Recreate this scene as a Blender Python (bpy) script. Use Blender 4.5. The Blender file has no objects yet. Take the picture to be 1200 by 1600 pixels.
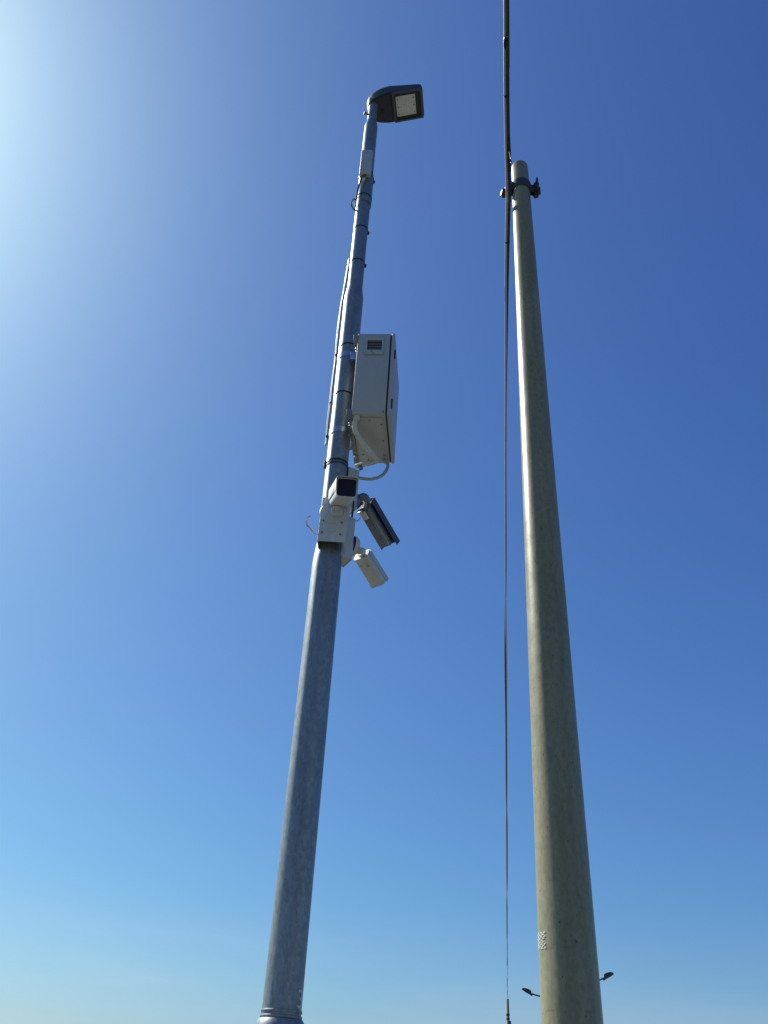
import bpy, bmesh, math, random
from math import sin, cos, tan, pi, radians, hypot, atan2
from mathutils import Vector, Matrix

random.seed(7)
scn = bpy.context.scene
C = scn.collection

# ------------------------------------------------------------------ camera, sky, sun, exposure
F_PX = 1370.0                       # focal length in photo pixels (1200 x 1600)
ROLL = radians(3.4855)
PITCH = radians(34.3217)
EYE = Vector((0, 0, 1.6))
f = Vector((0, cos(PITCH), sin(PITCH)))
up0 = Vector((0, -sin(PITCH), cos(PITCH)))
r0 = Vector((1, 0, 0))
cr = r0 * cos(ROLL) + up0 * sin(ROLL)
cu = -r0 * sin(ROLL) + up0 * cos(ROLL)
cam_d = bpy.data.cameras.new('camera')
cam = bpy.data.objects.new('camera', cam_d)
C.objects.link(cam)
cam.matrix_world = Matrix(((cr.x, cu.x, -f.x, EYE.x), (cr.y, cu.y, -f.y, EYE.y), (cr.z, cu.z, -f.z, EYE.z), (0, 0, 0, 1)))
cam_d.sensor_fit = 'VERTICAL'
cam_d.sensor_height = 36.0
cam_d.lens = F_PX / 1600 * 36.0
cam_d.clip_start = 0.05
cam_d.clip_end = 8000
scn.camera = cam

SUN_EL = radians(45.5)
SUN_AZ = radians(-58.0)             # from +Y, negative = to the left
world = bpy.data.worlds.new('World')
scn.world = world
world.use_nodes = True
wn = world.node_tree.nodes; wl = world.node_tree.links
bg = wn['Background']
sky = wn.new('ShaderNodeTexSky')
sky.sky_type = 'NISHITA'
sky.sun_disc = False
sky.sun_elevation = SUN_EL
sky.sun_rotation = SUN_AZ
sky.altitude = 0
sky.air_density = 1.0
sky.dust_density = 1.35
sky.ozone_density = 8.5
sep = wn.new('ShaderNodeSeparateColor'); com = wn.new('ShaderNodeCombineColor')   # white balance and film response of the sky
wl.new(sky.outputs['Color'], sep.inputs[0])
for ch, (gam, gain) in enumerate(((1.170, 0.582), (1.165, 0.712), (0.850, 1.225))):
    pw = wn.new('ShaderNodeMath'); pw.operation = 'POWER'; pw.inputs[1].default_value = gam
    ml = wn.new('ShaderNodeMath'); ml.operation = 'MULTIPLY'; ml.inputs[1].default_value = gain
    wl.new(sep.outputs[ch], pw.inputs[0]); wl.new(pw.outputs[0], ml.inputs[0]); wl.new(ml.outputs[0], com.inputs[ch])
# thin cirrus low over the horizon
tcw = wn.new('ShaderNodeTexCoord'); sxyz = wn.new('ShaderNodeSeparateXYZ'); wl.new(tcw.outputs['Generated'], sxyz.inputs[0])
low = wn.new('ShaderNodeMapRange'); low.interpolation_type = 'SMOOTHSTEP'
for k, v in ((1, 0.02), (2, 0.19), (3, 1.0), (4, 0.0)): low.inputs[k].default_value = v
wl.new(sxyz.outputs['Z'], low.inputs[0])
mpw = wn.new('ShaderNodeMapping'); mpw.inputs['Scale'].default_value = (1.6, 1.6, 14.0); mpw.inputs['Rotation'].default_value = (0.03, 0.06, 0.4)
wl.new(tcw.outputs['Generated'], mpw.inputs[0])
nzw = wn.new('ShaderNodeTexNoise'); nzw.inputs['Scale'].default_value = 1.3; nzw.inputs['Detail'].default_value = 3; nzw.inputs['Distortion'].default_value = 0.4
wl.new(mpw.outputs[0], nzw.inputs['Vector'])
cw = wn.new('ShaderNodeMapRange'); cw.interpolation_type = 'SMOOTHSTEP'
for k, v in ((1, 0.42), (2, 0.68), (3, 0.22), (4, 0.55)): cw.inputs[k].default_value = v
wl.new(nzw.outputs['Fac'], cw.inputs[0])
lf = wn.new('ShaderNodeMapRange'); lf.interpolation_type = 'SMOOTHSTEP'
for k, v in ((1, 0.05), (2, -0.28), (3, 0.45), (4, 1.0)): lf.inputs[k].default_value = v
wl.new(sxyz.outputs['X'], lf.inputs[0])
cl_ = wn.new('ShaderNodeMath'); cl_.operation = 'MULTIPLY'; wl.new(cw.outputs[0], cl_.inputs[0]); wl.new(lf.outputs[0], cl_.inputs[1])
cm = wn.new('ShaderNodeMath'); cm.operation = 'MULTIPLY'; wl.new(low.outputs[0], cm.inputs[0]); wl.new(cl_.outputs[0], cm.inputs[1])
cx = wn.new('ShaderNodeMix'); cx.data_type = 'RGBA'; cx.inputs[7].default_value = (5.0, 5.55, 6.6, 1)
wl.new(cm.outputs[0], cx.inputs[0]); wl.new(com.outputs[0], cx.inputs[6])
wl.new(cx.outputs[2], bg.inputs['Color'])
bg.inputs['Strength'].default_value = 0.083

sd = bpy.data.lights.new('sun', 'SUN')
sd.energy = 5.0
sd.angle = radians(0.5)
sd.color = (1.0, 0.955, 0.88)
so = bpy.data.objects.new('sun', sd)
C.objects.link(so)
S = Vector((sin(SUN_AZ) * cos(SUN_EL), cos(SUN_AZ) * cos(SUN_EL), sin(SUN_EL)))
so.rotation_euler = (-S).to_track_quat('-Z', 'Y').to_euler()

vs = scn.view_settings
vs.view_transform = 'Standard'
vs.look = 'None'
vs.exposure = 0.6
vs.gamma = 1.0
vs.use_curve_mapping = False

# ------------------------------------------------------------------ helpers
def ray(px, py):
    x, y = px - 600, -(py - 800)
    return f * F_PX + cr * x + cu * y

def at_d(px, py, D):                # the point seen at a photo pixel, D metres away along the ground
    r = ray(px, py)
    return EYE + r * (D / hypot(r.x, r.y))

def at_y(px, py, Y):
    r = ray(px, py)
    return EYE + r * (Y / r.y)

def height_on(px_y, X, Y):          # height of a point of a plumb line (X, Y) that shows at photo row px_y
    lo, hi = -5.0, 30.0
    for _ in range(60):
        m = (lo + hi) / 2
        v = Vector((X, Y, m)) - EYE
        row = 800 - F_PX * v.dot(cu) / v.dot(f)
        if row > px_y: lo = m
        else: hi = m
    return lo

def at_z(px, py, z):
    r = ray(px, py)
    return EYE + r * ((z - EYE.z) / r.z)

def frame(c, yaw, pit=0.0, rol=0.0):
    """local X = pointing direction, Z = up"""
    yaw, pit, rol = radians(yaw), radians(pit), radians(rol)
    a = Vector((sin(yaw) * cos(pit), cos(yaw) * cos(pit), sin(pit)))
    s = Vector((cos(yaw), -sin(yaw), 0))
    u = s.cross(a)
    s2 = s * cos(rol) + u * sin(rol)
    u2 = -s * sin(rol) + u * cos(rol)
    y = -s2
    return Matrix(((a.x, y.x, u2.x, c[0]), (a.y, y.y, u2.y, c[1]), (a.z, y.z, u2.z, c[2]), (0, 0, 0, 1)))

I4 = Matrix.Identity(4)

def add_box(bm, c, size, M=I4, bev=0.0, seg=2):
    b = bmesh.new()
    bmesh.ops.create_cube(b, size=1.0)
    for v in b.verts:
        v.co = Vector((v.co.x * size[0], v.co.y * size[1], v.co.z * size[2])) + Vector(c)
    if bev > 0:
        bmesh.ops.bevel(b, geom=list(b.edges), offset=bev, segments=seg, affect='EDGES', profile=0.5)
    merge(bm, b, M)

def merge(bm, b, M=I4):
    b.normal_update()
    base = len(bm.verts)
    vs_ = [bm.verts.new(M @ v.co) for v in b.verts]
    b.verts.index_update()
    for fc in b.faces:
        try: bm.faces.new([vs_[v.index] for v in fc.verts])
        except ValueError: pass
    b.free()

def add_lathe(bm, prof, seg=48, M=I4, cap0=True, cap1=True):
    """profile of (radius, z) revolved about local Z"""
    rings = []
    for r, z in prof:
        rings.append([bm.verts.new(M @ Vector((r * cos(2 * pi * k / seg), r * sin(2 * pi * k / seg), z))) for k in range(seg)])
    for a, b in zip(rings, rings[1:]):
        for k in range(seg):
            bm.faces.new((a[k], a[(k + 1) % seg], b[(k + 1) % seg], b[k]))
    if cap0: bm.faces.new(list(reversed(rings[0])))
    if cap1: bm.faces.new(rings[-1])

def axis_frame(p, d):
    d = Vector(d).normalized()
    q = d.to_track_quat('Z', 'Y').to_matrix().to_4x4()
    return Matrix.Translation(Vector(p)) @ q

def add_cyl(bm, p0, p1, r, seg=20, r1=None, bev=0.0):
    p0, p1 = Vector(p0), Vector(p1)
    L = (p1 - p0).length
    r1 = r if r1 is None else r1
    prof = [(r, 0), (r1, L)]
    if bev > 0:
        prof = [(r - bev, 0), (r, bev), (r1, L - bev), (r1 - bev, L)]
    add_lathe(bm, prof, seg, axis_frame(p0, p1 - p0))

def smooth_path(pts, n=6):
    pts = [Vector(p) for p in pts]
    out = []
    for i in range(len(pts) - 1):
        p0 = pts[max(i - 1, 0)]; p1 = pts[i]; p2 = pts[i + 1]; p3 = pts[min(i + 2, len(pts) - 1)]
        for k in range(n):
            t = k / n
            out.append(0.5 * ((2 * p1) + (p2 - p0) * t + (2 * p0 - 5 * p1 + 4 * p2 - p3) * t * t + (3 * p1 - p0 - 3 * p2 + p3) * t ** 3))
    out.append(pts[-1])
    return out

def add_tube(bm, pts, r, seg=10, rfun=None):
    pts = [Vector(p) for p in pts]
    t = (pts[1] - pts[0]).normalized()
    n = t.orthogonal().normalized()
    rings = []
    for i, p in enumerate(pts):
        if i < len(pts) - 1 and i > 0: tn = (pts[i + 1] - pts[i - 1]).normalized()
        elif i == 0: tn = (pts[1] - pts[0]).normalized()
        else: tn = (pts[-1] - pts[-2]).normalized()
        n = (n - tn * n.dot(tn)).normalized()
        b = tn.cross(n)
        rr = rfun(i, len(pts)) if rfun else r
        rings.append([bm.verts.new(p + n * (rr * cos(2 * pi * k / seg)) + b * (rr * sin(2 * pi * k / seg))) for k in range(seg)])
    for a, b in zip(rings, rings[1:]):
        for k in range(seg):
            bm.faces.new((a[k], a[(k + 1) % seg], b[(k + 1) % seg], b[k]))
    bm.faces.new(list(reversed(rings[0])))
    bm.faces.new(rings[-1])

def add_prism(bm, outline, x0, x1, M=I4, sc1=1.0):
    """2-D outline (y, z) extruded along local X"""
    A = [bm.verts.new(M @ Vector((x0, y, z))) for y, z in outline]
    B = [bm.verts.new(M @ Vector((x1, y * sc1, z * sc1))) for y, z in outline]
    n = len(outline)
    for k in range(n):
        bm.faces.new((A[k], A[(k + 1) % n], B[(k + 1) % n], B[k]))
    bm.faces.new(list(reversed(A)))
    bm.faces.new(B)

def rrect(w, h, r, seg=5, rb=None):
    """rounded rectangle outline (y, z); rb = radius of the two lower corners"""
    rb = r if rb is None else rb
    out = []
    for cx, cz, a0, rr in ((1, 1, 0, r), (-1, 1, 90, r), (-1, -1, 180, rb), (1, -1, 270, rb)):
        ox, oz = cx * (w / 2 - rr), cz * (h / 2 - rr)
        for k in range(seg + 1):
            a = radians(a0 + 90 * k / seg)
            out.append((ox + rr * cos(a), oz + rr * sin(a)))
    return out

def empty(name, loc):
    o = bpy.data.objects.new(name, None)
    o.location = loc
    o.empty_display_size = 0.2
    C.objects.link(o)
    return o

def tag(o, label=None, cat=None, group=None, kind=None):
    if label: o['label'] = label
    if cat: o['category'] = cat
    if group: o['group'] = group
    if kind: o['kind'] = kind
    return o

def obj(name, bm, mat, parent=None, angle=35, origin=None):
    """link a bmesh (built in world coordinates) as one mesh object"""
    base = Vector((0, 0, 0))
    p = parent
    while p is not None:
        base += Vector(p.location); p = p.parent
    loc = Vector(origin) - base if origin is not None else Vector((0, 0, 0))
    off = base + loc
    bmesh.ops.recalc_face_normals(bm, faces=list(bm.faces))
    for v in bm.verts: v.co -= off
    me = bpy.data.meshes.new(name)
    bm.to_mesh(me); bm.free()
    me.polygons.foreach_set('use_smooth', [True] * len(me.polygons))
    me.set_sharp_from_angle(angle=radians(angle))
    mats = mat if isinstance(mat, (list, tuple)) else [mat]
    for m in mats: me.materials.append(m)
    o = bpy.data.objects.new(name, me)
    o.location = loc
    o.parent = parent
    C.objects.link(o)
    return o

BM = bmesh.new

# ------------------------------------------------------------------ materials
class Mat:
    def __init__(s, name, col=(0.5, 0.5, 0.5), rough=0.5, metal=0.0, spec=0.5):
        s.m = bpy.data.materials.new(name); s.m.use_nodes = True
        s.n = s.m.node_tree.nodes; s.l = s.m.node_tree.links
        s.b = s.n['Principled BSDF']
        s.set('Base Color', (*col, 1)); s.set('Roughness', rough); s.set('Metallic', metal); s.set('Specular IOR Level', spec)
        s.tc = s.n.new('ShaderNodeTexCoord')
    def set(s, k, v): s.b.inputs[k].default_value = v
    def coord(s, scale=(1, 1, 1), out='Object'):
        mp = s.n.new('ShaderNodeMapping'); mp.inputs['Scale'].default_value = scale
        s.l.new(s.tc.outputs[out], mp.inputs['Vector']); return mp.outputs['Vector']
    def noise(s, sc, detail=4, rough=0.55, scale=(1, 1, 1), dist=0.0):
        t = s.n.new('ShaderNodeTexNoise'); t.inputs['Scale'].default_value = sc
        t.inputs['Detail'].default_value = detail; t.inputs['Roughness'].default_value = rough; t.inputs['Distortion'].default_value = dist
        s.l.new(s.coord(scale), t.inputs['Vector']); return t.outputs['Fac']
    def ramp(s, fac, stops):
        r = s.n.new('ShaderNodeValToRGB'); e = r.color_ramp.elements
        while len(e) < len(stops): e.new(0.5)
        for k, (p, c) in enumerate(stops):
            e[k].position = p; e[k].color = c if len(c) == 4 else (*c, 1)
        s.l.new(fac, r.inputs['Fac']); return r.outputs['Color']
    def mix(s, a, b, fac, mode='MIX'):
        x = s.n.new('ShaderNodeMix'); x.data_type = 'RGBA'; x.blend_type = mode
        for k, v in ((6, a), (7, b)):
            if hasattr(v, 'is_linked') or isinstance(v, bpy.types.NodeSocket): s.l.new(v, x.inputs[k])
            else: x.inputs[k].default_value = (*v, 1)
        if isinstance(fac, bpy.types.NodeSocket): s.l.new(fac, x.inputs[0])
        else: x.inputs[0].default_value = fac
        return x.outputs[2]
    def bump(s, h, strength=0.2, dist=0.002):
        b = s.n.new('ShaderNodeBump'); b.inputs['Strength'].default_value = strength; b.inputs['Distance'].default_value = dist
        s.l.new(h, b.inputs['Height']); s.l.new(b.outputs['Normal'], s.b.inputs['Normal'])
    def color(s, sock): s.l.new(sock, s.b.inputs['Base Color'])
    def rough(s, sock): s.l.new(sock, s.b.inputs['Roughness'])

def galvanised():
    m = Mat('galvanised_steel', (0.36, 0.37, 0.38), 0.42, 0.55)
    v = m.n.new('ShaderNodeTexVoronoi'); v.inputs['Scale'].default_value = 75
    m.l.new(m.coord((1, 1, 0.55)), v.inputs['Vector'])
    sp = m.ramp(v.outputs['Color'], [(0.0, (0.215, 0.248, 0.262)), (1.0, (0.325, 0.362, 0.375))])
    cl = m.ramp(m.noise(7, 6, 0.65, (1, 1, 0.35)), [(0.3, (0.87, 0.88, 0.88)), (0.7, (1.0, 1.0, 1.0))])
    st = m.ramp(m.noise(16, 5, 0.6, (1, 1, 0.06)), [(0.35, (0.8, 0.8, 0.81)), (0.65, (1, 1, 1))])
    c = m.mix(sp, cl, 1.0, 'MULTIPLY'); c = m.mix(c, st, 1.0, 'MULTIPLY')
    dots = m.ramp(m.noise(95, 2, 0.5), [(0.66, (1, 1, 1)), (0.74, (0.62, 0.6, 0.57))])
    m.color(m.mix(c, dots, 1.0, 'MULTIPLY'))
    m.rough(m.ramp(m.noise(20, 4), [(0.3, (0.38,) * 3), (0.7, (0.50,) * 3)]))
    m.bump(m.noise(45, 4, 0.6), 0.15, 0.0015)
    return m.m

def pole_concrete():
    m = Mat('weathered_pole_skin', (0.25, 0.25, 0.19), 0.42, 0.0, 0.5)
    base = m.ramp(m.noise(3.0, 6, 0.6, (1, 1, 0.4)), [(0.3, (0.232, 0.218, 0.122)), (0.7, (0.292, 0.272, 0.166))])
    st = m.ramp(m.noise(22, 5, 0.65, (1, 1, 0.05)), [(0.35, (0.80, 0.80, 0.76)), (0.62, (1, 1, 1))])
    c = m.mix(base, st, 1.0, 'MULTIPLY')
    sp = m.ramp(m.noise(70, 3, 0.6, (1, 1, 0.6)), [(0.38, (0.82, 0.82, 0.77)), (0.58, (1, 1, 1))])
    c = m.mix(c, sp, 1.0, 'MULTIPLY')
    pits = m.ramp(m.noise(110, 1, 0.5, (1, 1, 0.45)), [(0.72, (1, 1, 1)), (0.76, (0.40, 0.38, 0.33))])
    c = m.mix(c, pits, 1.0, 'MULTIPLY')
    # mould seams round the shaft
    sep = m.n.new('ShaderNodeSeparateXYZ'); m.l.new(m.tc.outputs['Object'], sep.inputs[0])
    wob = m.noise(6, 2)
    tot = None
    for z0 in SEAMS:
        a = m.n.new('ShaderNodeMath'); a.operation = 'SUBTRACT'; m.l.new(sep.outputs['Z'], a.inputs[0]); a.inputs[1].default_value = z0
        b = m.n.new('ShaderNodeMath'); b.operation = 'ABSOLUTE'; m.l.new(a.outputs[0], b.inputs[0])
        d = m.n.new('ShaderNodeMath'); d.operation = 'LESS_THAN'; m.l.new(b.outputs[0], d.inputs[0]); d.inputs[1].default_value = 0.0035
        if tot is None: tot = d.outputs[0]
        else:
            e = m.n.new('ShaderNodeMath'); e.operation = 'MAXIMUM'; m.l.new(tot, e.inputs[0]); m.l.new(d.outputs[0], e.inputs[1]); tot = e.outputs[0]
    brk = m.ramp(m.noise(26, 2), [(0.50, (0, 0, 0)), (0.66, (0.5,) * 3)])
    k = m.n.new('ShaderNodeMath'); k.operation = 'MULTIPLY'; m.l.new(tot, k.inputs[0]); m.l.new(brk, k.inputs[1])
    c = m.mix(c, (0.10, 0.095, 0.075), k.outputs[0])
    m.color(c)
    m.rough(m.ramp(m.noise(14, 4), [(0.3, (0.30,) * 3), (0.7, (0.44,) * 3)]))
    m.bump(m.noise(60, 5, 0.65, (1, 1, 0.4)), 0.22, 0.002)
    return m.m

def paint(name, col, rough=0.4, var=0.1, spec=0.5, dirt=0.12):
    m = Mat(name, col, rough, 0, spec)
    lo = tuple(c * (1 - var) for c in col)
    c = m.ramp(m.noise(9, 5, 0.6), [(0.3, lo), (0.7, col)])
    d = m.ramp(m.noise(30, 5, 0.7, (1, 1, 0.25)), [(0.3, tuple([1 - dirt] * 3)), (0.6, (1, 1, 1))])
    m.color(m.mix(c, d, 1.0, 'MULTIPLY'))
    m.rough(m.ramp(m.noise(18, 3), [(0.3, (rough * 0.85,) * 3), (0.7, (min(1, rough * 1.2),) * 3)]))
    m.bump(m.noise(120, 2), 0.08, 0.001)
    return m.m

def metal(name, col, rough=0.4, met=0.9):
    m = Mat(name, col, rough, met)
    c = m.ramp(m.noise(25, 5, 0.65), [(0.3, tuple(k * 0.7 for k in col)), (0.7, col)])
    m.color(c)
    m.bump(m.noise(80, 3), 0.12, 0.001)
    return m.m

P1 = Vector((-0.31981, 4.48862, 0.0))       # foot of the galvanised lamp pole
D2 = 3.3                                    # metres from the eye to the utility pole
K2 = D2 / 4.0
P2 = Vector((0.85075 * K2, 3.90848 * K2, 0.0))        # foot of the tapered utility pole
H1 = lambda py: height_on(py, P1.x, P1.y)
H2 = lambda py: height_on(py, P2.x, P2.y)
SEAMS = [H2(y) for y in (1584, 1487, 1083, 700, 452)]

GALV = galvanised()
CONC = pole_concrete()
WHITE = paint('white_paint', (0.60, 0.61, 0.595), 0.38)
CAB = paint('cabinet_powder_coat', (0.41, 0.425, 0.42), 0.42, 0.05, dirt=0.06)
ANT = paint('antenna_plastic', (0.45, 0.455, 0.43), 0.45, 0.05)
DARK = paint('lamp_housing_paint', (0.046, 0.051, 0.064), 0.5, 0.2)
DARK2 = paint('gear_cover_paint', (0.032, 0.037, 0.052), 0.6, 0.2)
BLACK = paint('black_plastic', (0.010, 0.010, 0.012), 0.45, 0.2)
RUBBER = paint('cable_sheath', (0.02, 0.02, 0.022), 0.42, 0.25)
GREYC = paint('grey_cable_sheath', (0.42, 0.44, 0.46), 0.35, 0.15)
PVC = paint('conduit_pvc', (0.55, 0.56, 0.53), 0.45, 0.06)
PVC2 = paint('grey_conduit', (0.36, 0.37, 0.37), 0.45, 0.06)
STEEL = metal('zinc_steel', (0.55, 0.56, 0.58), 0.35)
DSTEEL = metal('weathered_steel', (0.065, 0.068, 0.075), 0.6, 0.35)
ALU = metal('grey_aluminium', (0.17, 0.19, 0.22), 0.36, 0.75)
SHADE = paint('anthracite_paint', (0.07, 0.075, 0.085), 0.4, 0.15)
FRAME = metal('lens_frame_alloy', (0.115, 0.125, 0.155), 0.5, 0.4)
RUST = metal('rusty_bolt', (0.24, 0.13, 0.09), 0.6, 0.5)
STENCIL = paint('white_stencil_paint', (0.70, 0.71, 0.69), 0.6, 0.25, dirt=0.35)
g = Mat('camera_window', (0.007, 0.012, 0.042), 0.06, 0, 0.22); g.rough(g.ramp(g.noise(30, 3), [(0.3, (0.05,) * 3), (0.8, (0.14,) * 3)])); GLASS = g.m
g = Mat('led_panel', (0.42, 0.44, 0.38), 0.5)
g.color(g.ramp(g.noise(28, 5, 0.7), [(0.35, (0.58, 0.61, 0.57)), (0.65, (0.70, 0.72, 0.67))])); LED = g.m
LEDDOT = paint('led_dot', (0.33, 0.34, 0.26), 0.4)
RAIL = metal('zinc_plated_rail', (0.26, 0.275, 0.265), 0.5, 0.4)
LOUV = paint('louvre_plastic', (0.30, 0.30, 0.29), 0.5)
BLUE = paint('blue_tube', (0.10, 0.16, 0.30), 0.4, 0.1)
BEIGE = paint('beige_cable_sheath', (0.36, 0.32, 0.26), 0.5, 0.1)

# ------------------------------------------------------------------ ground
g = Mat('dry_ground', (0.25, 0.22, 0.16), 0.9, 0, 0.2)
c = g.ramp(g.noise(0.08, 8, 0.65), [(0.35, (0.134, 0.134, 0.118)), (0.5, (0.112, 0.115, 0.099)), (0.65, (0.085, 0.097, 0.072))])
c2 = g.ramp(g.noise(6, 8, 0.7), [(0.3, (0.6,) * 3), (0.7, (1, 1, 1))])
g.color(g.mix(c, c2, 1.0, 'MULTIPLY')); g.bump(g.noise(3, 8, 0.7), 0.6, 0.05)
bm = BM()
n = 24
R0 = [0, 2, 5, 12, 30, 80, 200, 600, 1500, 3500]
cv = bm.verts.new((0, 0, 0)); prev = None
for r in R0[1:]:
    ring = [bm.verts.new((r * cos(2 * pi * k / n), r * sin(2 * pi * k / n), 0)) for k in range(n)]
    for k in range(n):
        if prev is None: bm.faces.new((cv, ring[k], ring[(k + 1) % n]))
        else: bm.faces.new((prev[k], ring[k], ring[(k + 1) % n], prev[(k + 1) % n]))
    prev = ring
tag(obj('ground', bm, g.m), kind='structure')

# ------------------------------------------------------------------ galvanised street lamp
lamp = empty('street_lamp', P1)
tag(lamp, 'tall stepped galvanised street lamp carrying the white cabinet and the cameras', 'street lamp')
T1 = Matrix.Translation(P1)
hb = H1(1584)
z_a, z_b = H1(873), H1(850)
z_c, z_d = H1(466), H1(453)
z_e, z_f = H1(198), H1(190)
z_top = H1(164)
bm = BM()
add_lathe(bm, [(0.135, 0.0), (0.135, hb - 0.22), (0.131, hb - 0.15), (0.112, hb - 0.045), (0.098, hb - 0.022)], 64, T1)
obj('base_section', bm, GALV, lamp)
bm = BM()
for zz, rr in ((hb - 0.014, 0.0945), (hb + 0.007, 0.0925)):
    add_lathe(bm, [(0.086, zz - 0.008), (rr - 0.002, zz - 0.006), (rr, zz - 0.002), (rr, zz + 0.002), (rr - 0.002, zz + 0.006), (0.086, zz + 0.008)], 64, T1, False, False)
obj('joint_bead', bm, GALV, lamp)
bm = BM()
add_lathe(bm, [(0.0875, hb - 0.05), (0.0885, hb), (0.0875, z_a - 0.10), (0.0865, z_a - 0.03), (0.083, z_a + 0.01), (0.0745, z_b - 0.01), (0.071, z_b + 0.02)], 64, T1)
obj('lower_section', bm, GALV, lamp)
bm = BM()
add_lathe(bm, [(0.0705, z_b - 0.02), (0.0705, z_c - 0.03), (0.0700, z_c - 0.005), (0.067, z_c + 0.018), (0.0595, z_d - 0.008), (0.057, z_d + 0.02)], 64, T1)
obj('middle_section', bm, GALV, lamp)
bm = BM()
add_lathe(bm, [(0.0568, z_d - 0.02), (0.0568, z_e - 0.025), (0.0560, z_e), (0.0525, z_e + 0.022), (0.0435, z_f - 0.006), (0.041, z_f + 0.02)], 64, T1)
obj('upper_section', bm, GALV, lamp)
bm = BM()
add_lathe(bm, [(0.0405, z_f), (0.0395, z_top)], 48, T1)
obj('spigot', bm, GALV, lamp)
# flat sleeve plate strapped to the pole under the antenna
bm = BM()
za, zb = H1(322), H1(283)
segs = 26
pr = []
for k in range(segs + 1):
    a = radians(-100 + 150 * k / segs)
    pr.append((a, 0.0585 + 0.006))
for z0, z1 in ((za, zb),):
    inn = [], []
    vi = [[bm.verts.new(P1 + Vector((0.0585 * cos(a), 0.0585 * sin(a), z))) for a, r in pr] for z in (z0, z1)]
    vo = [[bm.verts.new(P1 + Vector((r * cos(a), r * sin(a), z))) for a, r in pr] for z in (z0, z1)]
    for k in range(segs):
        bm.faces.new((vo[0][k], vo[0][k + 1], vo[1][k + 1], vo[1][k]))
        bm.faces.new((vi[0][k + 1], vi[0][k], vi[1][k], vi[1][k + 1]))
        bm.faces.new((vi[0][k], vi[0][k + 1], vo[0][k + 1], vo[0][k]))
        bm.faces.new((vo[1][k], vo[1][k + 1], vi[1][k + 1], vi[1][k]))
    for k in (0, segs): bm.faces.new((vi[0][k], vo[0][k], vo[1][k], vi[1][k]))
obj('sleeve_plate', bm, GALV, lamp)

def strap(name, z, r, h, mat, parent, knot=None, tilt=0.0, P=P1):
    b = BM()
    M = Matrix.Translation(P + Vector((0, 0, z))) @ Matrix.Rotation(tilt, 4, 'X')
    add_lathe(b, [(r, -h / 2), (r + 0.0025, -h / 2), (r + 0.0025, h / 2), (r, h / 2)], 48, M, False, False)
    if knot is not None:
        d = Vector((sin(radians(knot)), cos(radians(knot)), 0))
        K = M @ axis_frame(d * (r + 0.006), d)
        add_box(b, (0, 0, 0), (0.022, h + 0.012, 0.016), K, 0.003)
    return obj(name, b, mat, parent)

# black ties holding the cables
for py, r, kn in ((274, 0.0572, 60), (281, 0.0645, 75), (312, 0.0645, None), (361, 0.057, 75), (413, 0.057, 80), (547, 0.0708, None), (622, 0.0708, None)):
    strap('cable_tie', H1(py), r, 0.010, BLACK, lamp, kn, random.uniform(-0.03, 0.03))
for dz in (-0.012, 0.012):
    strap('cable_tie', H1(729) + dz, 0.0708, 0.013, BLACK if dz > 0 else DSTEEL, lamp, -100, 0.03)

# lamp head
ML = frame((-0.0178, 4.5, 9.2119), 98.2309, 10.7439, -1.841)
ZB = -0.05
head = None
def head_outline(grow=0.0):
    pts = []
    hw = 0.148 + grow
    pts += [(0.145 + grow, -hw + 0.02), (0.145 + grow, hw - 0.02), (0.137 + grow, hw - 0.004), (0.125, hw)]
    for k in range(17):
        t = k / 16
        a = pi / 2 + pi * t
        pts.append((-0.14 + (0.225 + grow) * cos(a), hw * (abs(sin(a)) ** 0.75) * (1 if sin(a) >= 0 else -1)))
    pts += [(0.125, -hw), (0.137 + grow, -hw + 0.004)]
    return pts
bm = BM()
ol = head_outline()
def top_z(x):                       # roof line of the housing, falling towards the tip
    if x > -0.05: return 0.088 - (x + 0.05) / 0.195 * 0.070
    return 0.088 - ((x + 0.05) / 0.31) ** 2 * 0.012
levels = []
for lv, (fz, ins) in enumerate(((0.0, 0.0), (0.62, 0.0), (0.86, 0.012), (1.0, 0.04))):
    ring = []
    for x, y in ol:
        sx = 1 - ins * 1.6; sy = 1 - ins * 3.2
        zt = max(top_z(x), 0.006)
        ring.append(bm.verts.new(ML @ Vector((x * sx, y * sy, ZB + 0.012 + (zt - ZB - 0.012) * fz))))
    levels.append(ring)
for a, b in zip(levels, levels[1:]):
    for k in range(len(a)): bm.faces.new((a[k], a[(k + 1) % len(a)], b[(k + 1) % len(a)], b[k]))
bm.faces.new(levels[-1]); bm.faces.new(list(reversed(levels[0])))
head = obj('lamp_head', bm, DARK, lamp)
# gear cover on the underside, next to the pole
bm = BM()
oc = [(x, y) for x, y in head_outline(-0.012) if x < -0.13]
oc = [(min(x, -0.152), y) for x, y in oc]
oc = [(-0.152, 0.134)] + oc + [(-0.152, -0.134)]
lo, hi = [], []
for x, y in oc:
    lo.append(bm.verts.new(ML @ Vector((x * 0.985 - 0.002, y * 0.95, ZB - 0.008))))
    hi.append(bm.verts.new(ML @ Vector((x, y, ZB + 0.014))))
for k in range(len(lo)): bm.faces.new((lo[k], lo[(k + 1) % len(lo)], hi[(k + 1) % len(lo)], hi[k]))
bm.faces.new(lo); bm.faces.new(list(reversed(hi)))
gc = obj('gear_cover', bm, DARK2, head)
bm = BM()
add_box(bm, (-0.235, 0.01, ZB - 0.011), (0.02, 0.045, 0.008), ML, 0.002)
obj('cover_latch', bm, BLACK, head)
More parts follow.
